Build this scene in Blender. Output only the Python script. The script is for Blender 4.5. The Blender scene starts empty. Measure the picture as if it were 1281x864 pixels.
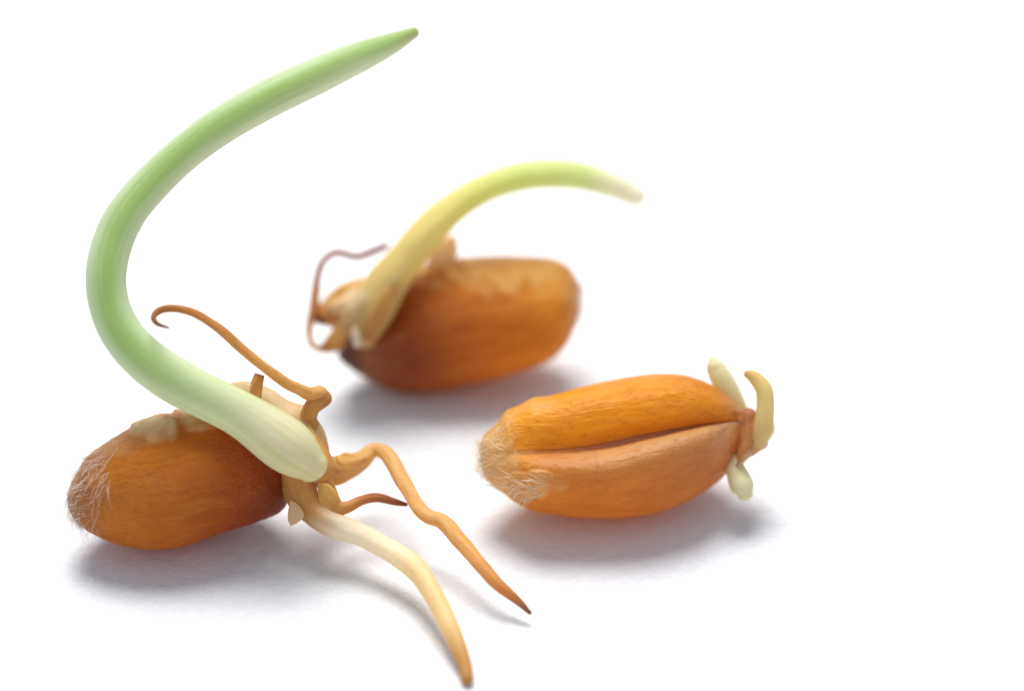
import bpy, math, random
from mathutils import Vector, noise
random.seed(7)
scene = bpy.context.scene
C = scene.collection
R_ = math.radians
# one unit is one centimetre
scene.unit_settings.system = 'METRIC'
scene.unit_settings.scale_length = 0.01

# ------------------------------------------------------------------ camera
ELEV = R_(35)
DIST = 14.0                       # cm from lens to the middle of the picture on the paper
SC = 500.0                        # photo pixels per cm there
RV = Vector((1, 0, 0))
FV = Vector((0, math.cos(ELEV), -math.sin(ELEV)))
UV = Vector((0, math.sin(ELEV), math.cos(ELEV)))
CAM = -FV * DIST
cd = bpy.data.cameras.new('camera')
cd.sensor_width = 36
cd.lens = 36 * DIST / (1281 / SC)
cd.clip_start = 0.5
cd.clip_end = 2000
cam = bpy.data.objects.new('camera', cd)
C.objects.link(cam)
cam.location = CAM
cam.rotation_euler = (math.pi / 2 - ELEV, 0, 0)
scene.camera = cam
cd.dof.use_dof = True
cd.dof.focus_distance = DIST - 0.81
cd.dof.aperture_fstop = 0.31
cd.dof.aperture_blades = 0

# ------------------------------------------------------------------ light
w = bpy.data.worlds.new('World')
scene.world = w
w.use_nodes = True
bg = w.node_tree.nodes['Background']
bg.inputs[0].default_value = (0.74, 0.85, 1.0, 1)
bg.inputs[1].default_value = 0.58

def area(name, loc, target, size, power, col):
    l = bpy.data.lights.new(name, 'AREA')
    l.shape = 'DISK'
    l.size = size
    l.energy = power
    l.color = col
    o = bpy.data.objects.new(name, l)
    C.objects.link(o)
    o.location = loc
    o.rotation_euler = (Vector(target) - Vector(loc)).to_track_quat('-Z', 'Y').to_euler()
    return o
area('softbox', (-2, 14, 31), (0, 0, 0), 23, 19500, (1.0, 0.985, 0.97))

scene.view_settings.view_transform = 'Standard'
scene.view_settings.look = 'None'
scene.view_settings.exposure = 0
scene.view_settings.gamma = 1
scene.cycles.use_denoising = True
scene.cycles.max_bounces = 10
scene.cycles.diffuse_bounces = 5
scene.cycles.transmission_bounces = 8
scene.cycles.sample_clamp_indirect = 6

# ------------------------------------------------------------------ geometry helpers
def at(px, py, d):
    k = 1 + d / DIST
    return RV * ((px - 640.5) / SC * k) + UV * ((432 - py) / SC * k) + FV * d

def at_z(px, py, z):
    dr = FV * DIST + RV * ((px - 640.5) / SC) + UV * ((432 - py) / SC)
    k = (z - CAM.z) / dr.z
    return CAM + dr * k

def smooth(a, b, x):
    t = min(1, max(0, (x - a) / (b - a)))
    return t * t * (3 - 2 * t)

def catmull(pts, n):
    """centripetal-ish curve through tuples, resampled to n evenly spaced points"""
    P = [Vector(p) for p in pts]
    dim = len(P[0])
    P = [P[0] * 2 - P[1]] + P + [P[-1] * 2 - P[-2]]
    out = []
    for i in range(1, len(P) - 2):
        p0, p1, p2, p3 = P[i - 1:i + 3]
        def kn(a, b):
            return max(1e-6, (Vector(b[:3] if dim > 2 else b[:2]) - Vector(a[:3] if dim > 2 else a[:2])).length ** 0.5)
        t0 = 0; t1 = kn(p0, p1); t2 = t1 + kn(p1, p2); t3 = t2 + kn(p2, p3)
        for j in range(24):
            t = t1 + (t2 - t1) * j / 24
            A1 = p0 * ((t1 - t) / (t1 - t0)) + p1 * ((t - t0) / (t1 - t0))
            A2 = p1 * ((t2 - t) / (t2 - t1)) + p2 * ((t - t1) / (t2 - t1))
            A3 = p2 * ((t3 - t) / (t3 - t2)) + p3 * ((t - t2) / (t3 - t2))
            B1 = A1 * ((t2 - t) / (t2 - t0)) + A2 * ((t - t0) / (t2 - t0))
            B2 = A2 * ((t3 - t) / (t3 - t1)) + A3 * ((t - t1) / (t3 - t1))
            out.append(B1 * ((t2 - t) / (t2 - t1)) + B2 * ((t - t1) / (t2 - t1)))
    out.append(P[-2].copy())
    m = min(3, dim)
    L = [0]
    for a, b in zip(out, out[1:]):
        L.append(L[-1] + (Vector(b[:m]) - Vector(a[:m])).length)
    res = []
    k = 0
    for i in range(n):
        s = L[-1] * (i if not callable(n) else i) / (n - 1)
        while k < len(L) - 2 and L[k + 1] < s:
            k += 1
        f = (s - L[k]) / max(1e-9, L[k + 1] - L[k])
        res.append(out[k].lerp(out[k + 1], min(1, max(0, f))))
    return res, L[-1]

def link(name, verts, faces, mat, parent, attrs=None, origin=Vector((0, 0, 0))):
    me = bpy.data.meshes.new(name)
    me.from_pydata([v - origin for v in verts], [], faces)
    me.validate()
    me.polygons.foreach_set('use_smooth', [True] * len(me.polygons))
    for k, (typ, vals) in (attrs or {}).items():
        a = me.attributes.new(k, typ, 'POINT')
        if typ == 'FLOAT':
            a.data.foreach_set('value', vals)
        else:
            a.data.foreach_set('vector', [c for v in vals for c in v])
    me.materials.append(mat)
    o = bpy.data.objects.new(name, me)
    C.objects.link(o)
    if parent:
        o.parent = parent
    return o

def thing(name, label, cat, loc, group):
    o = bpy.data.objects.new(name, None)
    o.empty_display_size = 0.1
    C.objects.link(o)
    o.location = loc
    o['label'] = label
    o['category'] = cat
    o['group'] = group
    return o

class Loft:
    """closed rounded body between a near-side upper and lower profile; round towards and away from the viewer"""
    def __init__(s, top, bot, d, dtip=(0, 0), ratio=1.0, N=90, M=96, crease=None, lump=0.004, fine=0.0008, seed=0.0,
                 square=1.0, front=1.0, patches=()):
        s.N, s.M = N, M
        s.T, _ = catmull(top, 601)
        s.B, _ = catmull(bot, 601)
        s.d, s.dtip, s.ratio = d, dtip, ratio
        s.patches = patches
        s.crease, s.lump, s.fine, s.seed, s.square, s.front = crease, lump, fine, seed, square, front
        if crease:
            s.cr, _ = catmull(crease, 200)
    def station(s, tau):
        x = tau * 600
        i = min(599, int(x)); f = x - i
        return s.T[i].lerp(s.T[i + 1], f), s.B[i].lerp(s.B[i + 1], f)
    def crease_phi(s, c, h):
        best = None
        for q in s.cr:
            pass
        # walk along h and find where the crease line is crossed
        prev = None
        for k in range(-40, 41):
            wv = k / 41
            p = c + h * wv
            qs = min(s.cr, key=lambda q: abs(q.x - p.x))
            diff = p.y - qs.y
            if prev is not None and (diff <= 0) != (prev[1] <= 0):
                f = prev[1] / (prev[1] - diff)
                return math.asin(prev[0] + (wv - prev[0]) * f), qs
            prev = (wv, diff)
        return None, None
    def build(s):
        N, M = s.N, s.M
        verts, tau_a, loc_a, side_a, pale_a, rise = [], [], [], [], [], []
        taus = []
        for i in range(N + 1):
            u = i / N
            taus.append(0.35 * u + 0.65 * (0.5 - 0.5 * math.cos(math.pi * u)))
        pc_list = None
        if s.crease:
            pc_list = []
            for t in taus:
                T, B = s.station(t)
                pc, q = s.crease_phi((T + B) / 2, (T - B) / 2) if (T - B).length > 8 else (None, None)
                pc_list.append(pc)
            known = [i for i, p in enumerate(pc_list) if p is not None]
            for i in range(len(pc_list)):
                if pc_list[i] is None:
                    pc_list[i] = pc_list[min(known, key=lambda k: abs(k - i))]
            for _ in range(3):
                pc_list = [sum(pc_list[max(0, i - 2):i + 3]) / len(pc_list[max(0, i - 2):i + 3]) for i in range(len(pc_list))]
        for i, t in enumerate(taus):
            T, B = s.station(t)
            c = (T + B) / 2
            h = (T - B) / 2
            dd = s.d + s.dtip[0] * (1 - t) + s.dtip[1] * t
            th = s.ratio * h.length / SC
            ring = 1 if i in (0, N) else M
            for j in range(ring):
                ph = -math.pi + 2 * math.pi * j / M
                cs, sn = math.cos(ph), math.sin(ph)
                if s.square != 1.0:
                    cs = math.copysign(abs(cs) ** s.square, cs)
                    sn = math.copysign(abs(sn) ** s.square, sn)
                if cs > 0: cs *= s.front
                k = 1.0
                side = 0.0
                if s.crease:
                    dl = (ph - pc_list[i] + math.pi) % (2 * math.pi) - math.pi
                    slit = smooth(0.45, 0.85, t)
                    fade = smooth(0.07, 0.34, t) * (1 - 0.4 * smooth(0.95, 1.0, t))
                    if dl > 0:
                        k -= fade * (0.36 * math.exp(-(dl / 0.50) ** 2) + 0.04 * math.exp(-dl / 0.10) * slit)
                    else:
                        k -= fade * ((0.36 + 0.04 * slit) * math.exp(-(dl / (0.22 - 0.08 * slit)) ** 2))
                        k += fade * 0.08 * math.exp(-((dl + 0.45) / 0.35) ** 2)
                    side = dl
                if s.crease:
                    up_ = smooth(-0.1, 0.35, sn)
                    k += up_ * (0.05 * math.exp(-((t - 0.165) / 0.022) ** 2) - 0.05 * math.exp(-((t - 0.225) / 0.035) ** 2))
                if ring == 1: cs = sn = 0
                pp = c + h * (sn * k)
                P = at(pp.x, pp.y, dd - th * cs * k)
                verts.append(P)
                tau_a.append(t)
                pv = rz = 0.0
                if cs > -0.3:
                    for q_ in s.patches:
                        cx, cy, rx, ry, st = q_[:5]
                        e = ((pp.x - cx) / rx) ** 2 + ((pp.y - cy) / ry) ** 2
                        e += 0.9 * noise.noise(Vector((pp.x * 0.06, pp.y * 0.06, s.seed)))
                        m_ = 1 - smooth(0.0, 1.5, e)
                        pv = max(pv, st * m_)
                        if len(q_) > 5:
                            rz += q_[5] * smooth(0.1, 0.6, m_) * (1 + q_[6] * noise.noise(Vector((pp.x * 0.16, pp.y * 0.16, s.seed + 2))) + q_[6] * 0.5 * noise.noise(Vector((pp.x * 0.45, pp.y * 0.45, s.seed + 7))))
                rise.append(rz)
                pale_a.append(pv)
                side_a.append(side)
                loc_a.append((t * ((s.T[0] - s.T[-1]).length / SC), th * cs, h.length / SC * sn))
        faces = []
        def idx(i, j):
            if i == 0: return 0
            if i == N: return len(verts) - 1
            return 1 + (i - 1) * M + j % M
        for i in range(N):
            for j in range(M):
                a, b, c_, d_ = idx(i, j), idx(i + 1, j), idx(i + 1, j + 1), idx(i, j + 1)
                f = []
                for q in (a, b, c_, d_):
                    if q not in f: f.append(q)
                if len(f) > 2: faces.append(tuple(reversed(f)))
        # surface normals by ring differences, then relief
        me = bpy.data.meshes.new('tmp')
        me.from_pydata(verts, [], faces)
        me.update()
        nr = [v.normal.copy() for v in me.vertices]
        ctr = sum(verts, Vector()) / len(verts)
        if sum(n.dot(v - ctr) for n, v in zip(nr, verts)) < 0:
            nr = [-n for n in nr]
            faces = [tuple(reversed(f)) for f in faces]
        bpy.data.meshes.remove(me)
        out = []
        for v, n, l, rz in zip(verts, nr, loc_a, rise):
            q = Vector(l) * 1.0
            a = noise.noise(Vector((q.x * 5 + s.seed, q.y * 9, q.z * 9))) * s.lump
            b = noise.noise(Vector((q.x * 9 + s.seed, q.y * 55, q.z * 55 + 3))) * s.fine
            b += noise.noise(Vector((q.x * 40 + s.seed, q.y * 60, q.z * 60))) * s.fine * 0.6
            out.append(v + n * (a + b + rz))
        s.verts, s.nr, s.faces = out, nr, faces
        s.attrs = {'tau': ('FLOAT', tau_a), 'loc': ('FLOAT_VECTOR', loc_a), 'side': ('FLOAT', side_a), 'pale': ('FLOAT', pale_a)}
        s.taus = taus
        return s
    def settle(s):
        """move along the view depth until the lowest point touches the paper"""
        for _ in range(6):
            s.build()
            m = min(v.z for v in s.verts)
            s.d += m / (-FV.z)
        s.build()
        return s
    def link(s, name, mat, parent, origin):
        return link(name, s.verts, s.faces, mat, parent, s.attrs, origin)

def tube(name, pts, d0, mat, parent, origin, n=90, M=28, wob=0.06, seed=0.0, hollow=False, flat=1.0, relax=0):
    """pts: (px, py, depth offset or ('z', height), radius in px)"""
    P = []
    for px, py, q, r in pts:
        p = at_z(px, py, q[1]) if isinstance(q, tuple) else at(px, py, d0 + q)
        P.append((p.x, p.y, p.z, r / SC))
    S, L = catmull(P, n)
    for _ in range(relax):
        S = [S[0]] + [S[i] * 0.5 + (S[i - 1] + S[i + 1]) * 0.25 for i in range(1, n - 1)] + [S[-1]]
    cen = [Vector(s[:3]) for s in S]
    rad = [max(0.0008, s[3]) for s in S]
    rings = []
    tang = []
    for i in range(n):
        tang.append((cen[min(n - 1, i + 1)] - cen[max(0, i - 1)]).normalized())
    view = -FV
    up = (view - tang[0] * view.dot(tang[0])).normalized()
    seq = []
    # rounded start, body, rounded end
    caps = 6
    for k in range(caps):
        a = math.pi / 2 * k / caps
        seq.append((cen[0] - tang[0] * rad[0] * 0.8 * math.cos(a), rad[0] * math.sin(a) + 1e-4, tang[0], 0.0, up.copy()))
    for i in range(n):
        up = (up - tang[i] * up.dot(tang[i])).normalized()
        seq.append((cen[i], rad[i], tang[i], i / (n - 1), up.copy()))
    if hollow:
        for k in range(1, 8):
            seq.append((cen[-1] - tang[-1] * rad[-1] * (k - 1) * 0.35, rad[-1] * (0.78 if k < 7 else 0.01), tang[-1], 1.0, up.copy()))
    else:
        for k in range(1, caps + 1):
            a = math.pi / 2 * k / caps
            seq.append((cen[-1] + tang[-1] * rad[-1] * 0.9 * math.sin(a), rad[-1] * math.cos(a) + 1e-4, tang[-1], 1.0, up.copy()))
    verts, ta, la, faces = [], [], [], []
    for (c, r, t, tt, u) in seq:
        side = t.cross(u)
        for j in range(M):
            a = 2 * math.pi * j / M
            ca, sa = math.cos(a), math.sin(a)
            q = Vector((tt * L * 6 + seed, ca * 0.9, sa * 0.9))
            k = 1 + wob * noise.noise(q * 1.3) + wob * 0.55 * noise.noise(Vector((tt * L * 22 + seed, ca * 1.6, sa * 1.6)))
            k += wob * 0.35 * noise.noise(Vector((tt * L * 5 + seed, ca * 6, sa * 6)))
            verts.append(c + u * (ca * r * k * flat) + side * (sa * r * k))
            ta.append(tt)
            la.append((tt * L, ca * 0.05, sa * 0.05))
    m = len(seq)
    for i in range(m - 1):
        for j in range(M):
            faces.append((i * M + j, i * M + (j + 1) % M, (i + 1) * M + (j + 1) % M, (i + 1) * M + j))
    faces.append(tuple(reversed(range(M))))
    faces.append(tuple(range((m - 1) * M, m * M)))
    q = [verts[i] for i in faces[(m // 2) * M][:3]]
    fn = (q[1] - q[0]).cross(q[2] - q[0])
    if fn.dot(q[0] - seq[m // 2][0]) < 0:
        faces = [tuple(reversed(f)) for f in faces]
    return link(name, verts, faces, mat, parent, {'tau': ('FLOAT', ta), 'loc': ('FLOAT_VECTOR', la)}, origin)

def hairs(name, loft, n, zone, mat, parent, origin, axis, length, seed, swirl=0.5, lift=0.25, rpx=0.55):
    """fine bran hairs rooted in the brush end of a kernel"""
    rnd = random.Random(seed)
    verts, faces = [], []
    cand = [i for i in range(len(loft.verts)) if zone(loft.attrs['tau'][1][i], loft.attrs['loc'][1][i], loft.nr[i])]
    wts = []
    for i in cand:
        l = loft.attrs['loc'][1][i]
        wts.append(0.004 + math.hypot(l[1], l[2]) * math.sin(math.pi * min(0.5, 0.12 + loft.attrs['tau'][1][i])))
    for i in rnd.choices(cand, wts, k=n):
        p = loft.verts[i].copy()
        nn = loft.nr[i]
        base = axis - nn * axis.dot(nn)
        if base.length < 0.05: base = UV - nn * UV.dot(nn)
        base.normalize()
        tg = nn.cross(base)
        clump = noise.noise(p * 26 + Vector((seed, 0, 0)))
        sw = swirl * clump * 2.2 + rnd.gauss(0, 0.2)
        dr = (base * math.cos(sw) + tg * math.sin(sw) + nn * (lift + rnd.gauss(0, 0.10))).normalized()
        bend = tg * rnd.gauss(0, 0.9) - nn * rnd.uniform(-0.1, 0.2)
        Ln = length * rnd.uniform(0.5, 1.25)
        r = rpx / SC * rnd.uniform(0.7, 1.3)
        K = 7
        st = len(verts)
        p = p - nn * 0.003
        for k in range(K):
            rr = r * (1 - 0.85 * k / (K - 1))
            s1 = dr.orthogonal().normalized(); s2 = dr.cross(s1)
            for j in range(4):
                a = math.pi / 2 * j
                verts.append(p + s1 * math.cos(a) * rr + s2 * math.sin(a) * rr)
            dr = (dr + bend * (0.9 / K)).normalized()
            p = p + dr * (Ln / (K - 1))
            if p.z < 0.002: p.z = 0.002
        for k in range(K - 1):
            for j in range(4):
                faces.append((st + k * 4 + j, st + k * 4 + (j + 1) % 4, st + (k + 1) * 4 + (j + 1) % 4, st + (k + 1) * 4 + j))
    o = link(name, verts, faces, mat, parent, None, origin)
    o['kind'] = 'stuff'
    return o

# ------------------------------------------------------------------ materials
class Mat:
    def __init__(s, name):
        s.m = bpy.data.materials.new(name)
        s.m.use_nodes = True
        s.t = s.m.node_tree
        s.bsdf = s.t.nodes['Principled BSDF']
    def n(s, typ, **kw):
        nd = s.t.nodes.new(typ)
        for k, v in kw.items():
            if k.startswith('i_'):
                nd.inputs[k[2:].replace('_', ' ')].default_value = v
            else:
                setattr(nd, k, v)
        return nd
    def l(s, a, b): s.t.links.new(a, b)
    def attr(s, name, out='Fac'):
        return s.n('ShaderNodeAttribute', attribute_name=name).outputs[out]
    def loc_noise(s, scale, nscale=1.0, detail=4, rough=0.55, off=0.0):
        mp = s.n('ShaderNodeMapping')
        mp.inputs['Scale'].default_value = scale
        mp.inputs['Location'].default_value = (off, off * 0.7, off * 0.3)
        s.l(s.attr('loc', 'Vector'), mp.inputs['Vector'])
        nz = s.n('ShaderNodeTexNoise')
        nz.inputs['Scale'].default_value = nscale
        nz.inputs['Detail'].default_value = detail
        nz.inputs['Roughness'].default_value = rough
        s.l(mp.outputs[0], nz.inputs['Vector'])
        return nz.outputs['Fac']
    def ramp(s, fac, stops, interp='LINEAR'):
        r = s.n('ShaderNodeValToRGB')
        r.color_ramp.interpolation = interp
        e = r.color_ramp.elements
        while len(e) < len(stops): e.new(0.5)
        for el, (p, c) in zip(e, stops):
            el.position = p
            el.color = c if len(c) == 4 else (*c, 1)
        s.l(fac, r.inputs[0])
        return r.outputs[0]
    def mix(s, fac, a, b, mode='MIX'):
        m = s.n('ShaderNodeMix', data_type='RGBA', blend_type=mode)
        for sock, v in ((m.inputs[0], fac), (m.inputs[6], a), (m.inputs[7], b)):
            if isinstance(v, (int, float)): sock.default_value = v
            elif isinstance(v, tuple): sock.default_value = v if len(v) == 4 else (*v, 1)
            else: s.l(v, sock)
        return m.outputs[2]
    def math(s, op, a, b=0.0):
        m = s.n('ShaderNodeMath', operation=op)
        for sock, v in ((m.inputs[0], a), (m.inputs[1], b)):
            if isinstance(v, (int, float)): sock.default_value = v
            else: s.l(v, sock)
        return m.outputs[0]
    def rng(s, v, a, b, c=0.0, d=1.0):
        m = s.n('ShaderNodeMapRange', interpolation_type='SMOOTHSTEP')
        s.l(v, m.inputs[0])
        for i, q in enumerate((a, b, c, d)): m.inputs[i + 1].default_value = q
        return m.outputs[0]
    def bump(s, h, strength, dist):
        b = s.n('ShaderNodeBump')
        b.inputs['Strength'].default_value = strength
        b.inputs['Distance'].default_value = dist
        s.l(h, b.inputs['Height'])
        s.l(b.outputs[0], s.bsdf.inputs['Normal'])
    def set(s, **kw):
        for k, v in kw.items():
            sock = s.bsdf.inputs[k.replace('_', ' ')]
            if hasattr(v, 'is_linked') or hasattr(v, 'links'): s.l(v, sock)
            else: sock.default_value = v if not (isinstance(v, tuple) and len(v) == 3 and sock.type == 'RGBA') else (*v, 1)

def bran(name, ramp_tau, sss=0.06, off=0.0, crease=False, streak=0.24, rad=(1.0, 0.36, 0.08), rough=0.30, through=0.42, glow_mix=0.5, relief=1.0, glow=(1.0, 0.52, 0.05), pale_col=(0.86, 0.62, 0.26)):
    m = Mat(name)
    tau = m.attr('tau')
    n1 = m.loc_noise((2.2, 9, 9), 1, 5, 0.6, off)
    tw = m.math('ADD', tau, m.math('MULTIPLY', m.math('SUBTRACT', n1, 0.5), 0.16))
    base = m.ramp(tw, ramp_tau)
    fib = m.loc_noise((14, 140, 140), 1, 5, 0.65, off + 3)
    mot = m.loc_noise((7, 14, 14), 1, 6, 0.6, off + 9)
    spk = m.loc_noise((70, 110, 110), 1, 2, 0.5, off + 5)
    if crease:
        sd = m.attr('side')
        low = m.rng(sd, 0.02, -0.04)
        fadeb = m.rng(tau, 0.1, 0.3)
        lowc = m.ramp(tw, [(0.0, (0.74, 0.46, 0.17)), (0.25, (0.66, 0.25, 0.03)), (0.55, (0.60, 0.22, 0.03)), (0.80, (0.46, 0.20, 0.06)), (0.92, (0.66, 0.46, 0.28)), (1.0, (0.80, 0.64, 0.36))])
        base = m.mix(m.math('MULTIPLY', low, fadeb), base, lowc)  # cheeks coloured apart: the upper one's transmitted amber glow is painted in
        # lip highlight painted in; dark pigment strand, with painted shade, down in the crease
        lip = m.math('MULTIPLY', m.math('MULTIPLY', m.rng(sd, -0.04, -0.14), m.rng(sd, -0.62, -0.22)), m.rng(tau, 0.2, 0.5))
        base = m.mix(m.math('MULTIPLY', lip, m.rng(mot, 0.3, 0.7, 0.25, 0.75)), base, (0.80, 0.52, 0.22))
        fold_shade = m.math('MULTIPLY', m.rng(sd, 0.34, 0.02), m.rng(sd, -0.05, 0.0))  # soft shade above the crease, put into the colour
        base = m.mix(m.math('MULTIPLY', fold_shade, m.rng(tau, 0.10, 0.4, 0.1, 0.6)), base, (0.50, 0.12, 0.008))
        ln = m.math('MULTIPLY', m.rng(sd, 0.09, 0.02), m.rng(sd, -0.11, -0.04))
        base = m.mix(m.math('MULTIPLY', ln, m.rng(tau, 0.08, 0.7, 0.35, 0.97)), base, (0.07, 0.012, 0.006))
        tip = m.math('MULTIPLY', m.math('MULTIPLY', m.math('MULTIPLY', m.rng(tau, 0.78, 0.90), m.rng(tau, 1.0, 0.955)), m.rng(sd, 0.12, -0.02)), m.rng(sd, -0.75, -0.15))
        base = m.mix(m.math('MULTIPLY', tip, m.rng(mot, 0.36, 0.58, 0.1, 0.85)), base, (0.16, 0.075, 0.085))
    base = m.mix(m.rng(mot, 0.38, 0.70, 0.0, 0.5), base, m.mix(1.0, base, (0.66, 0.48, 0.38), 'MULTIPLY'))
    blot = m.loc_noise((4, 11, 11), 1, 6, 0.68, off + 14)
    base = m.mix(m.rng(blot, 0.52, 0.74, 0.0, 0.55), base, m.mix(0.45, base, (0.92, 0.50, 0.12)))
    vein = m.loc_noise((3, 42, 42), 1, 5, 0.7, off + 17)
    base = m.mix(m.rng(vein, 0.56, 0.70, 0.0, 0.22), base, m.mix(1.0, base, (0.66, 0.46, 0.32), 'MULTIPLY'))
    base = m.mix(m.rng(fib, 0.45, 0.75, 0.0, streak), base, m.mix(0.4, base, (0.90, 0.52, 0.14)))
    base = m.mix(m.rng(spk, 0.56, 0.74, 0.0, 0.5), base, m.mix(1.0, base, (0.55, 0.42, 0.36), 'MULTIPLY'))
    flk = m.loc_noise((38, 170, 170), 1, 3, 0.6, off + 33)  # bran fibre flecks, painted pale for small glints too
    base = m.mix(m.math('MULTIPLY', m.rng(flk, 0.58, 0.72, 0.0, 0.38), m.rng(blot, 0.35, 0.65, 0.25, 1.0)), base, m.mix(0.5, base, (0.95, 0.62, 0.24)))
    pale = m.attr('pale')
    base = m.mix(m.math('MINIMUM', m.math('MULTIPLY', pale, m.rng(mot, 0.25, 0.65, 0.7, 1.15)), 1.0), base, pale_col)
    h = m.math('ADD', m.math('MULTIPLY', fib, 1.0), m.math('ADD', m.math('MULTIPLY', spk, 0.5), m.math('MULTIPLY', m.loc_noise((26, 40, 40), 1, 4, 0.6, off + 20), 0.8)))
    wr = m.loc_noise((5, 34, 34), 1, 4, 0.6, off + 26)
    h = m.math('ADD', h, m.math('MULTIPLY', wr, 1.3))
    m.bump(h, relief, 0.0062)
    rg = m.rng(mot, 0.3, 0.7, rough - 0.08, rough + 0.12)
    m.set(Base_Color=base, Roughness=rg, IOR=1.42, Specular_IOR_Level=0.42)
    # the starchy inside lets light through to the far side
    tr = m.n('ShaderNodeBsdfTranslucent')
    m.l(m.mix(glow_mix, base, glow), tr.inputs['Color'])
    mx = m.n('ShaderNodeMixShader')
    mx.inputs[0].default_value = through
    m.l(m.bsdf.outputs[0], mx.inputs[1])
    m.l(tr.outputs[0], mx.inputs[2])
    m.l(mx.outputs[0], m.t.nodes['Material Output'].inputs['Surface'])
    return m.m

def flesh(name, ramp_tau, sss=0.05, off=0.0, rad=(1.0, 0.8, 0.45), rough=0.38, streak=None, mott=0.35, bump=0.4, tint=(0.8, 0.62, 0.42), trans=0.0, spec=0.35, stripe=None, through=0.42, cross=0.0):
    """moist plant tissue: shoots, roots, torn skins"""
    m = Mat(name)
    tau = m.attr('tau')
    n1 = m.loc_noise((5, 20, 20), 1, 4, 0.6, off)
    tw = m.math('ADD', tau, m.math('MULTIPLY', m.math('SUBTRACT', n1, 0.5), 0.10))
    base = m.ramp(tw, ramp_tau)
    lng = m.loc_noise((2.5, 90, 90), 1, 5, 0.65, off + 4)
    mot = m.loc_noise((14, 26, 26), 1, 5, 0.6, off + 8)
    base = m.mix(m.rng(mot, 0.35, 0.72, 0.0, mott), base, m.mix(1.0, base, tint, 'MULTIPLY'))
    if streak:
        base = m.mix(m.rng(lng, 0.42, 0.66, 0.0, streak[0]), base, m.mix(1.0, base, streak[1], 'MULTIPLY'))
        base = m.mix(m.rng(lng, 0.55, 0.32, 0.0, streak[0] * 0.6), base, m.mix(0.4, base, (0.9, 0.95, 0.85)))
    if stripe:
        # the rolled leaf inside shows greener; backlit pale edges are painted into the colour
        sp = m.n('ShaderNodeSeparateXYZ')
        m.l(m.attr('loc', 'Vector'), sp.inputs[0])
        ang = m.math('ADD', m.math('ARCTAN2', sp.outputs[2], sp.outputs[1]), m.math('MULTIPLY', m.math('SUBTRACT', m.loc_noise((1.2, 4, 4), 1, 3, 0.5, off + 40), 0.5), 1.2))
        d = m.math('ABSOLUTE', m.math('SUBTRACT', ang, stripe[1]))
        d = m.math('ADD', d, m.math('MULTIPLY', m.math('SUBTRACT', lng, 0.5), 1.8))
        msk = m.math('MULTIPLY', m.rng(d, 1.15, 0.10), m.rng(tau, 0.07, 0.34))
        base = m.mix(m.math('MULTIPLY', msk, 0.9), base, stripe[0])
    if cross:
        lng = m.math('ADD', lng, m.math('MULTIPLY', m.loc_noise((75, 14, 14), 1, 4, 0.65, off + 50), cross))
    h = m.math('ADD', lng, m.math('MULTIPLY', m.loc_noise((60, 90, 90), 1, 3, 0.6, off + 30), 0.6))
    m.bump(h, bump, 0.003)
    m.set(Base_Color=base, Roughness=rough, IOR=1.4, Specular_IOR_Level=spec)
    tr = m.n('ShaderNodeBsdfTranslucent')
    m.l(m.mix(0.35, base, (1.0, 0.86, 0.55)), tr.inputs['Color'])
    mx = m.n('ShaderNodeMixShader')
    mx.inputs[0].default_value = through
    m.l(m.bsdf.outputs[0], mx.inputs[1])
    m.l(tr.outputs[0], mx.inputs[2])
    m.l(mx.outputs[0], m.t.nodes['Material Output'].inputs['Surface'])
    return m.m

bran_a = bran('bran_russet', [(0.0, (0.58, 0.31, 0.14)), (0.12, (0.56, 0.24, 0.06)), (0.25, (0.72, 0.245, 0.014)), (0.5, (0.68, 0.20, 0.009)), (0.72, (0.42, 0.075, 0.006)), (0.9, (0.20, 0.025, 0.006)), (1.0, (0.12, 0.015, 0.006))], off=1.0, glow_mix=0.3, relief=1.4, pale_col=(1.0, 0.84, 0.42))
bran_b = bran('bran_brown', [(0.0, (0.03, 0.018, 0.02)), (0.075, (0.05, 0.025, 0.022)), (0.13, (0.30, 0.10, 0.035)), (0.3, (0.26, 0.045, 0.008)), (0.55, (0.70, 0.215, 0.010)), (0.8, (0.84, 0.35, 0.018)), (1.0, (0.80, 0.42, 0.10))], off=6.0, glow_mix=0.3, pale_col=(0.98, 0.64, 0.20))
bran_c = bran('bran_amber', [(0.0, (0.80, 0.56, 0.25)), (0.15, (0.84, 0.54, 0.18)), (0.20, (0.90, 0.41, 0.015)), (0.6, (0.92, 0.38, 0.007)), (0.84, (0.76, 0.32, 0.03)), (0.95, (0.56, 0.32, 0.11)), (1.0, (0.5, 0.3, 0.15))], off=12.0, glow_mix=0.5, relief=0.6, crease=True)

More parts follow.
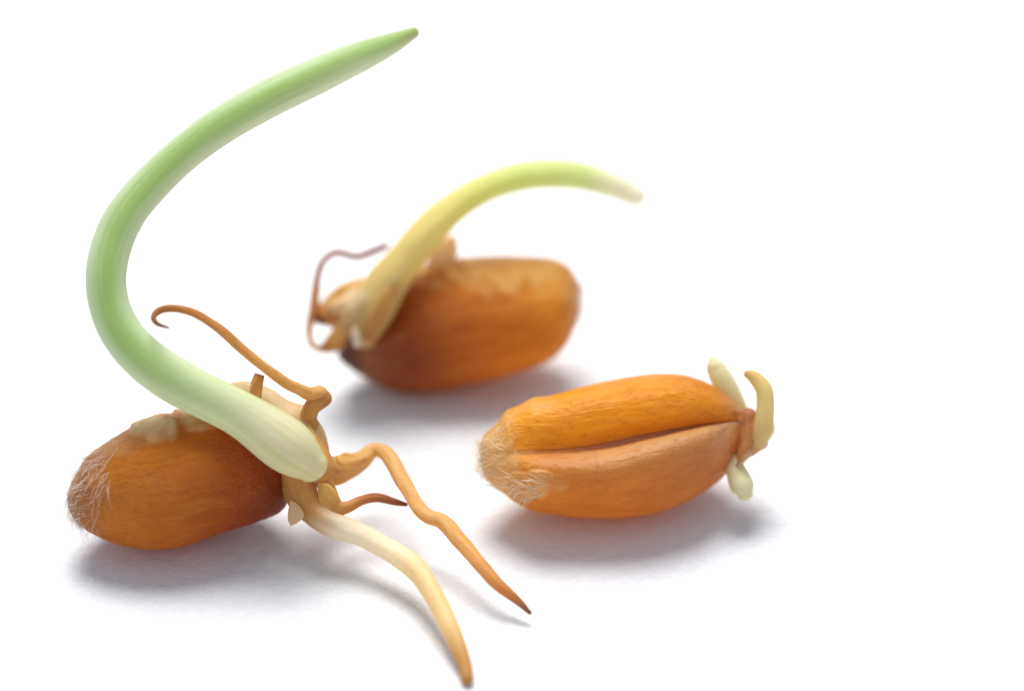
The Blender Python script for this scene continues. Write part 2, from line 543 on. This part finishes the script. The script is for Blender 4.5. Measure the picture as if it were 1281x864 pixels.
green_shoot = flesh('green_shoot', [(0.0, (0.78, 0.68, 0.38)), (0.08, (0.78, 0.74, 0.46)), (0.16, (0.72, 0.77, 0.46)), (0.28, (0.62, 0.72, 0.48)), (0.6, (0.66, 0.71, 0.54)), (0.9, (0.72, 0.76, 0.60)), (0.975, (0.60, 0.66, 0.40)), (1.0, (0.58, 0.48, 0.24))],
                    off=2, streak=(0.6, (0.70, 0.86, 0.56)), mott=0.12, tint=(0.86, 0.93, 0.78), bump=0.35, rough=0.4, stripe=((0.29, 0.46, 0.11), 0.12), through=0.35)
yellow_shoot = flesh('yellow_shoot', [(0.0, (0.74, 0.48, 0.16)), (0.12, (0.84, 0.62, 0.24)), (0.3, (0.84, 0.70, 0.26)), (0.45, (0.80, 0.76, 0.26)), (0.65, (0.70, 0.80, 0.28)), (0.84, (0.70, 0.80, 0.36)), (0.91, (0.86, 0.88, 0.66)), (1.0, (0.94, 0.92, 0.84))],
                     off=5, sss=0.05, rad=(1.0, 0.9, 0.5), streak=(0.4, (0.86, 0.86, 0.6)), mott=0.2, tint=(0.9, 0.8, 0.6))
tan_root = flesh('tan_root', [(0.0, (0.78, 0.44, 0.12)), (0.3, (0.90, 0.58, 0.22)), (0.75, (0.88, 0.50, 0.15)), (0.92, (0.70, 0.28, 0.07)), (1.0, (0.22, 0.06, 0.035))], off=3, cross=1.6, sss=0.035, mott=0.5, tint=(0.74, 0.55, 0.36), bump=0.6, streak=(0.35, (0.8, 0.66, 0.5)))
pale_root = flesh('pale_root', [(0.0, (0.60, 0.30, 0.08)), (0.18, (0.66, 0.36, 0.11)), (0.27, (0.95, 0.88, 0.72)), (0.45, (0.95, 0.86, 0.66)), (0.58, (0.92, 0.74, 0.42)), (0.8, (0.90, 0.68, 0.34)), (0.93, (0.68, 0.36, 0.10)), (1.0, (0.58, 0.27, 0.08))], off=7, cross=1.6, sss=0.05, mott=0.25, tint=(0.9, 0.74, 0.5), bump=0.5, streak=(0.3, (0.88, 0.8, 0.66)))
brown_root = flesh('brown_root', [(0.0, (0.86, 0.52, 0.18)), (0.35, (0.80, 0.44, 0.13)), (0.7, (0.60, 0.25, 0.06)), (0.92, (0.34, 0.11, 0.04)), (1.0, (0.16, 0.05, 0.03))], off=9, cross=1.6, sss=0.03, mott=0.45, bump=0.5, tint=(0.7, 0.52, 0.4))
wine_root = flesh('wine_root', [(0.0, (0.80, 0.46, 0.15)), (0.4, (0.66, 0.30, 0.08)), (0.6, (0.40, 0.12, 0.06)), (1.0, (0.28, 0.07, 0.05))], off=23, cross=1.6)
red_root = flesh('red_root', [(0.0, (0.88, 0.55, 0.2)), (0.35, (0.80, 0.42, 0.12)), (0.65, (0.50, 0.17, 0.05)), (1.0, (0.26, 0.06, 0.03))], off=10, cross=1.6, sss=0.03, mott=0.4, bump=0.5)
germ_tissue = flesh('germ_tissue', [(0.0, (0.84, 0.54, 0.18)), (0.5, (0.84, 0.50, 0.15)), (1.0, (0.66, 0.32, 0.10))], off=11, cross=1.6, sss=0.05, mott=0.6, bump=0.7, tint=(0.7, 0.5, 0.34))
pale_tissue = flesh('pale_tissue', [(0.0, (0.86, 0.70, 0.44)), (0.6, (0.84, 0.64, 0.36)), (1.0, (0.72, 0.45, 0.18))], off=13, sss=0.07, mott=0.3, bump=0.5, tint=(0.9, 0.76, 0.56))
blister_mat = flesh('blister_skin', [(0.0, (0.80, 0.58, 0.22)), (0.5, (0.86, 0.72, 0.40)), (1.0, (0.90, 0.84, 0.62))], off=14, sss=0.08, mott=0.35, bump=0.5, tint=(0.9, 0.72, 0.44), rough=0.25)
bead_mat = flesh('bead_skin', [(0.0, (0.88, 0.72, 0.42)), (1.0, (0.9, 0.80, 0.58))], off=15, sss=0.02, mott=0.3, rough=0.15, tint=(0.9,0.7,0.4))
reddish_germ = flesh('reddish_germ', [(0.0, (0.50, 0.20, 0.07)), (0.4, (0.62, 0.30, 0.11)), (1.0, (0.66, 0.40, 0.16))], off=16, cross=1.6, sss=0.05, mott=0.8, bump=0.9, tint=(0.55, 0.28, 0.2), rough=0.3)
bud_root = flesh('bud_root', [(0.0, (0.78, 0.68, 0.34)), (0.5, (0.84, 0.80, 0.52)), (1.0, (0.84, 0.80, 0.52))], off=17, sss=0.07, mott=0.15, bump=0.3, tint=(0.92, 0.9, 0.74))
bud_shoot = flesh('bud_shoot', [(0.0, (0.76, 0.56, 0.22)), (0.35, (0.82, 0.66, 0.28)), (0.8, (0.82, 0.66, 0.28)), (1.0, (0.70, 0.46, 0.16))], off=18, sss=0.06, mott=0.25, bump=0.4, tint=(0.9, 0.78, 0.5))
husk_mat = flesh('husk_skin', [(0.0, (0.86, 0.56, 0.28)), (1.0, (0.92, 0.72, 0.46))], off=19, sss=0.008, mott=0.4, bump=0.7, tint=(0.8, 0.62, 0.5), rad=(1, 0.7, 0.4))
white_tip = flesh('white_root_tip', [(0.0, (0.85, 0.72, 0.42)), (1.0, (0.88, 0.84, 0.72))], off=20, sss=0.06, mott=0.1)

hm = Mat('bran_hair')
hm.set(Base_Color=(0.92, 0.80, 0.66), Roughness=0.4, Specular_IOR_Level=0.5)
def sheer(mm, f):
    t_ = mm.n('ShaderNodeBsdfTransparent')
    x_ = mm.n('ShaderNodeMixShader')
    x_.inputs[0].default_value = f
    mm.l(mm.bsdf.outputs[0], x_.inputs[1])
    mm.l(t_.outputs[0], x_.inputs[2])
    mm.l(x_.outputs[0], mm.t.nodes['Material Output'].inputs['Surface'])
sheer(hm, 0.2)
hair_mat = hm.m
hy = Mat('yellow_bran_hair')
hy.set(Base_Color=(0.92, 0.78, 0.54), Roughness=0.4, Specular_IOR_Level=0.5)
sheer(hy, 0.2)
hair_yellow = hy.m

pm = Mat('white_paper')
tc = pm.n('ShaderNodeTexCoord')
def pn(scale, det, ro):
    z = pm.n('ShaderNodeTexNoise')
    z.inputs['Scale'].default_value = scale; z.inputs['Detail'].default_value = det; z.inputs['Roughness'].default_value = ro
    pm.l(tc.outputs['Object'], z.inputs['Vector'])
    return z.outputs['Fac']
fib = pn(38, 6, 0.7)
pits = pn(120, 3, 0.6)
pm.bump(pm.math('ADD', fib, pm.math('MULTIPLY', pits, 0.5)), 0.7, 0.013)
pm.set(Base_Color=pm.mix(pm.rng(fib, 0.3, 0.7), (0.80, 0.80, 0.815), (0.86, 0.86, 0.865)), Roughness=0.75, Specular_IOR_Level=0.25)
paper_mat = pm.m

# ------------------------------------------------------------------ the paper they lie on
def make_paper():
    h = 45
    o = link('paper_surface', [Vector((-h, -h, 0)), Vector((h, -h, 0)), Vector((h, h, 0)), Vector((-h, h, 0))], [(0, 1, 2, 3)], paper_mat, None)
    o['kind'] = 'structure'
    o['label'] = 'bright white sheet of paper under the three grains'
    return o
make_paper()

GROUP = 'sprouted wheat grains on white paper'

# ------------------------------------------------------------------ grain with the long green shoot
def grain_green():
    top = [(84, 618), (90, 600), (103, 577), (121, 561), (161, 536), (194, 523), (232, 512), (275, 503), (312, 512), (340, 545), (356, 585), (361, 618)]
    bot = [(84, 618), (86, 636), (95, 653), (113, 667), (149, 682), (194, 687), (230, 682), (263, 671), (300, 660), (332, 649), (350, 640), (358, 630), (361, 618)]
    K = Loft(top, bot, -0.8, dtip=(-0.05, 0.05), ratio=0.98, N=170, M=200, lump=0.003, fine=0.0014, seed=1.0, patches=[(194, 532, 34, 20, 1.0, 0.009, 0.4), (214, 536, 10, 15, 1.0, 0.005, 1.0), (246, 522, 30, 17, 0.85, 0.008, 0.9), (140, 556, 50, 16, 0.2)]).settle()  # torn bran windows; the last patch paints the lit shoulder lighter
    d0 = K.d
    org = at(230, 610, d0); org.z = 0
    t = thing('sprouted_grain', 'russet wheat grain with the long green arching shoot and several roots', 'sprouted grain', org, GROUP)
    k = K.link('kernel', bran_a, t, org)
    ax = (at(84, 618, d0 - 0.05) - at(300, 590, d0)).normalized()
    hairs('hair_tuft', K, 420, lambda ta, l, n: ta < 0.235 + 0.05 * n.dot(UV) and n.dot(-FV) > -0.35, hair_mat, k, org, (ax * 0.75 - UV * 0.55).normalized(), 0.075, 3, swirl=0.7, lift=0.08, rpx=0.27)
    # long shoot
    S = [(391, 583, -0.13, 20), (376, 570, -0.135, 32), (354, 554, -0.14, 33), (326, 534, -0.14, 29.5), (303, 518, -0.145, 26.5), (272, 503, -0.15, 26),
         (242, 489, -0.15, 27), (210, 471, -0.15, 27.5), (181, 450, -0.145, 26.5), (154, 422, -0.14, 25), (137, 388, -0.13, 24), (131.5, 362, -0.125, 24), (132, 335, -0.12, 24), (139.5, 305, -0.10, 24), (152.5, 274, -0.09, 23.5), (174.5, 245.5, -0.07, 22.6), (203, 216, -0.05, 22), (233, 189, -0.035, 21.7), (278, 156, -0.01, 22.5), (340, 121, 0.03, 23.3), (388, 99, 0.06, 22.5), (431, 79, 0.09, 20.5), (468, 64, 0.12, 17), (496, 52, 0.135, 12.5), (512, 44.5, 0.14, 9.5), (518, 41, 0.14, 7)]
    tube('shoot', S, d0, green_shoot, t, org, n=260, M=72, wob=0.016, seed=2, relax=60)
    # torn germ tissue behind the shoot foot
    Loft([(272, 488), (288, 477), (312, 473), (338, 483), (362, 500), (384, 512), (398, 535), (408, 565), (412, 590)],
         [(272, 488), (285, 498), (305, 512), (325, 530), (345, 560), (362, 585), (378, 600), (396, 606), (412, 590)],
         d0 + 0.02, ratio=0.75, N=70, M=60, lump=0.02, fine=0.003, seed=4).build().link('germ_tissue', pale_tissue, t, org)
    Loft([(384, 528), (392, 538), (402, 552), (414, 572), (426, 590)], [(384, 528), (382, 548), (388, 575), (400, 600), (426, 590)],
         d0 - 0.03, ratio=0.9, N=40, M=40, lump=0.012, fine=0.002, seed=5).build().link('germ_tissue', germ_tissue, t, org)
    # roots
    A = [(378, 534, 0.0, 7), (385, 520, -0.02, 9), (393, 507, -0.03, 10), (405, 497, -0.03, 10)]
    r = tube('root', A, d0, germ_tissue, t, org, n=40, wob=0.2, seed=11)
    A = [(406, 495, -0.03, 7), (400, 492, -0.035, 9.5), (389, 493, -0.04, 8.5), (375, 487, -0.06, 7), (360, 480, -0.08, 6.5), (340, 466, -0.1, 6.2), (319, 450, -0.12, 6), (298, 432, -0.13, 5.8), (279, 415, -0.14, 5.5),
         (264, 404, -0.14, 5), (250, 395, -0.14, 4.8), (236, 389, -0.14, 4.4), (222, 386, -0.14, 4.2), (208, 386, -0.145, 4.2), (197, 390, -0.16, 4.2), (192, 397, -0.18, 3.6), (197, 405, -0.20, 2.6), (211, 410, -0.21, 1.2)]
    r = tube('root', A, d0, brown_root, t, org, n=170, wob=0.14, seed=12)
    r['label'] = 'thin brown root curling at its tip'
    tube('root_stub', [(320, 500, -0.03, 7), (320, 490, -0.05, 7.4), (322, 478, -0.06, 7.2), (325, 468, -0.06, 6)], d0, tan_root, t, org, n=24, wob=0.12, seed=13, hollow=True, flat=0.8)
    tube('root', [(398, 575, ('z', 0.17), 13), (412, 588, ('z', 0.155), 17), (428, 586, ('z', 0.15), 15.5), (451, 576, ('z', 0.15), 11.5), (467, 563, ('z', 0.16), 8.5), (480, 565, ('z', 0.165), 8.5), (492, 579, ('z', 0.16), 9), (504, 600, ('z', 0.15), 9.2),
                  (517, 624, ('z', 0.14), 8.5), (526, 638, ('z', 0.135), 9), (537, 647, ('z', 0.13), 8.6), (553, 652, ('z', 0.125), 9.2), (575, 676, ('z', 0.11), 8.6), (602, 707, ('z', 0.09), 8), (624, 731, ('z', 0.07), 7.2), (650, 753, ('z', 0.045), 4.6), (663, 766, ('z', 0.03), 2.4)],
         d0, tan_root, t, org, n=200, wob=0.16, seed=14)
    tube('root', [(362, 578, ('z', 0.19), 14), (371, 600, ('z', 0.165), 20), (379, 622, ('z', 0.135), 19), (392, 638, ('z', 0.115), 16.5), (415, 655, ('z', 0.105), 15.5), (451, 669, ('z', 0.10), 13.5), (487, 687, ('z', 0.095), 13), (512, 704, ('z', 0.09), 14), (531, 724, ('z', 0.085), 12.6),
                  (549, 756, ('z', 0.07), 11.6), (564, 787, ('z', 0.055), 11), (575, 813, ('z', 0.04), 9), (582, 833, ('z', 0.025), 7.8), (585, 849, ('z', 0.016), 7)],
         d0, pale_root, t, org, n=200, M=36, wob=0.10, seed=15)
    r = tube('root', [(404, 596, ('z', 0.17), 9), (410, 615, ('z', 0.15), 10.5), (420, 635, ('z', 0.13), 10), (433, 635, ('z', 0.13), 7.4), (451, 626, ('z', 0.135), 6), (472, 622, ('z', 0.13), 5.6), (495, 628, ('z', 0.115), 4), (508, 631, ('z', 0.11), 2.2)],
             d0, red_root, t, org, n=90, wob=0.14, seed=16)
    r['label'] = 'short root with a dark red tip'
    # torn skin on the back of the kernel
    Loft([(206, 541), (209, 530), (214, 525), (219, 529), (222, 540)], [(206, 541), (209, 547), (213, 548), (219, 548), (222, 540)], d0 - 0.108, ratio=0.4, N=40, M=40, lump=0.02, fine=0.009, seed=9).build().link('skin_fold', bead_mat, t, org)
    Loft([(362, 626), (371, 630), (381, 644), (377, 650), (363, 659)], [(362, 626), (361, 634), (359, 643), (360, 652), (363, 659)], d0 - 0.05, ratio=0.2, N=24, M=24, lump=0.008, fine=0.003, seed=17).build().link('husk_flake', husk_mat, t, org)
    for i_, (tp, bt, dd) in enumerate((
            ([(398, 604), (410, 606), (420, 622), (424, 640)], [(398, 604), (398, 618), (408, 634), (424, 640)], -0.10),
            ([(382, 520), (388, 508), (396, 512), (400, 530)], [(382, 520), (384, 536), (392, 544), (400, 530)], -0.02),
            ([(420, 570), (432, 566), (446, 570), (456, 574)], [(420, 570), (426, 584), (442, 584), (456, 574)], -0.09))):
        Loft(tp, bt, d0 + dd, ratio=0.35, N=26, M=26, lump=0.012, fine=0.006, seed=50 + i_).build().link('root_sheath', germ_tissue, t, org)
    return t
grain_green()

# ------------------------------------------------------------------ rear grain
def grain_rear():
    top = [(421, 446), (426, 430), (440, 407), (475, 365), (520, 336), (568, 324), (618, 320), (668, 322), (698, 326), (714, 337), (722, 356), (724, 381)]
    bot = [(421, 446), (433, 457), (452, 469), (485, 485), (535, 489), (593, 480), (652, 466), (686, 455), (706, 440), (717, 422), (723, 402), (724, 381)]
    K = Loft(top, bot, 0.0, dtip=(0, 0), ratio=0.95, N=150, M=160, lump=0.008, fine=0.0012, seed=21.0, patches=[(630, 318, 130, 46, 0.75), (700, 336, 46, 40, 0.4)]).settle()  # pale patches put the top edge's highlight into the colour
    d0 = K.d
    org = at(580, 410, d0); org.z = 0
    t = thing('sprouted_grain', 'blurred brown wheat grain behind the others with a yellow green shoot bending right', 'sprouted grain', org, GROUP)
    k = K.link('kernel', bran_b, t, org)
    hairs('hair_tuft', K, 160, lambda ta, l, n: ta > 0.9, hair_mat, k, org, (RV).normalized(), 0.05, 5, rpx=0.5)
    S = [(456, 424, -0.13, 14), (459, 408, -0.135, 22), (466, 385, -0.14, 27), (483, 355, -0.14, 26), (506, 326, -0.14, 22), (526, 301, -0.14, 21), (547, 277, -0.13, 20), (571, 257, -0.12, 18), (598, 240, -0.11, 18), (625, 228, -0.1, 17.5), (655, 220, -0.09, 17.5),
         (693, 217, -0.08, 17.5), (735, 222, -0.06, 16.5), (770, 233, -0.05, 15.5), (786, 240, -0.04, 15), (796, 245, -0.04, 13.5)]
    tube('shoot', S, d0, yellow_shoot, t, org, n=200, M=56, wob=0.06, seed=22)
    tube('root', [(452, 392, -0.10, 17), (430, 388, -0.1, 15), (412, 390, -0.1, 12), (401, 398, -0.1, 9)], d0, tan_root, t, org, n=50, wob=0.25, seed=23)
    tube('root', [(450, 400, -0.12, 14), (430, 412, -0.12, 10), (416, 424, -0.11, 8), (404, 434, -0.1, 4)], d0, tan_root, t, org, n=50, wob=0.2, seed=24)
    tube('root', [(446, 376, -0.12, 16), (428, 383, -0.13, 11), (412, 384, -0.12, 6)], d0, pale_tissue, t, org, n=40, wob=0.2, seed=25)
    tube('shoot_sheath', [(492, 352, -0.16, 13), (476, 378, -0.17, 15), (466, 402, -0.17, 13), (460, 420, -0.165, 7)], d0, germ_tissue, t, org, n=50, wob=0.2, seed=41)
    tube('shoot_sheath', [(476, 352, -0.15, 14), (456, 378, -0.16, 14), (438, 396, -0.15, 11), (428, 408, -0.14, 6)], d0, pale_tissue, t, org, n=50, wob=0.22, seed=42)
    r = tube('root', [(428, 428, -0.09, 6), (414, 436, -0.1, 5), (400, 436, -0.1, 4), (390, 430, -0.1, 3.6), (387, 418, -0.1, 3.6), (388, 404, -0.1, 4.6), (393, 386, -0.1, 6.5), (395, 364, -0.1, 5.2), (398, 343, -0.1, 4.2), (405, 326, -0.1, 4), (420, 316, -0.09, 4), (447, 321, -0.08, 4), (468, 314, -0.07, 4.4), (484, 307, -0.06, 3.4)],
             d0, wine_root, t, org, n=140, wob=0.15, seed=26)
    r['label'] = 'hair thin brown root looping up to the shoot'
    tube('root_tip', [(445, 408, -0.16, 6), (446, 420, -0.165, 6.5), (447, 430, -0.16, 5)], d0, white_tip, t, org, n=24, seed=27)
    Loft([(397, 400), (404, 386), (420, 374), (444, 364), (470, 366), (480, 400)], [(397, 400), (406, 410), (424, 416), (440, 424), (460, 432), (480, 400)], d0 - 0.07, ratio=0.6, N=60, M=60, lump=0.035, fine=0.006, seed=29).build().link('germ_tissue', germ_tissue, t, org)
    Loft([(532, 334), (540, 314), (555, 300), (568, 296), (572, 318)], [(532, 334), (545, 342), (558, 338), (568, 330), (572, 318)], d0 - 0.06, ratio=0.4, N=30, M=30, lump=0.014, fine=0.003, seed=28).build().link('husk_flake', husk_mat, t, org)
    return t
grain_rear()

# ------------------------------------------------------------------ grain showing its crease
def grain_crease():
    top = [(602, 572), (603, 551), (620, 532), (644, 507), (661, 497), (686, 494), (726, 483), (778, 472), (823, 467.5), (865, 472), (898, 486), (918, 501), (928, 515), (931, 528)]
    bot = [(602, 572), (606, 594), (632, 618), (664, 637), (709, 646), (764, 650), (813, 644), (848, 633), (882, 614), (908, 592), (921, 566), (929, 545), (931, 536), (931, 528)]
    cr = [(585, 568), (632, 565), (674, 562), (719, 558), (764, 550), (799, 541), (848, 531), (882, 525.5), (910, 524.5), (929, 526)]
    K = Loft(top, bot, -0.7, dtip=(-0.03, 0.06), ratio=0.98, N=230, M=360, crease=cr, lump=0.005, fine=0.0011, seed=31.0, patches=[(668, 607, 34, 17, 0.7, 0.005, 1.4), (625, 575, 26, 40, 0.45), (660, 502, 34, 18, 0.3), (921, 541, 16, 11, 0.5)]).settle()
    d0 = K.d
    org = at(770, 560, d0); org.z = 0
    t = thing('sprouted_grain', 'amber wheat grain with its deep crease showing and only short pale sprout buds', 'sprouted grain', org, GROUP)
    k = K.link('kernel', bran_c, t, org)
    ax = (at(600, 575, d0) - at(900, 540, d0)).normalized()
    hairs('hair_tuft', K, 260, lambda ta, l, n: ta < 0.16 and n.dot(-FV) > -0.4, hair_yellow, k, org, ax, 0.065, 7, swirl=0.4, lift=0.2, rpx=0.28)
    # a matted lock of hair low on the brush end
    hairs('hair_tuft', K, 70, lambda ta, l, n: 0.17 < ta < 0.29 and -0.8 < n.dot(UV) < -0.38 and n.dot(-FV) > 0.5, hair_yellow, k, org, ax, 0.06, 8, swirl=0.9, lift=0.2, rpx=0.5)
    Loft([(922, 522), (934, 514), (948, 520), (964, 524), (967, 536), (960, 556)], [(922, 522), (918, 560), (915, 592), (930, 580), (944, 570), (960, 556)], d0 + 0.02, ratio=0.8, N=50, M=50, lump=0.018, fine=0.004, seed=32).build().link('germ_tissue', reddish_germ, t, org)
    tube('root', [(922, 512, 0.10, 13), (911, 490, 0.09, 14), (903, 474, 0.08, 13.5), (896, 461, 0.075, 12), (893, 455, 0.07, 9.5), (892, 451, 0.07, 6)], d0, bud_root, t, org, n=50, M=36, wob=0.05, seed=33)
    tube('shoot', [(948, 552, -0.02, 9), (955, 538, -0.04, 11.5), (957, 520, -0.05, 11), (957.5, 503, -0.05, 10.5), (956, 488, -0.05, 10), (949, 477, -0.05, 8.8), (941, 470, -0.05, 7), (935, 467.5, -0.05, 4.8)], d0, bud_shoot, t, org, n=70, M=36, wob=0.07, seed=34)
    tube('root', [(915, 575, 0.03, 11), (920, 588, 0.01, 12), (926, 602, 0.0, 14), (930, 611, -0.01, 13), (932, 617, -0.01, 9.5)], d0, bud_root, t, org, n=50, M=36, wob=0.05, seed=35)
    return t
grain_crease()
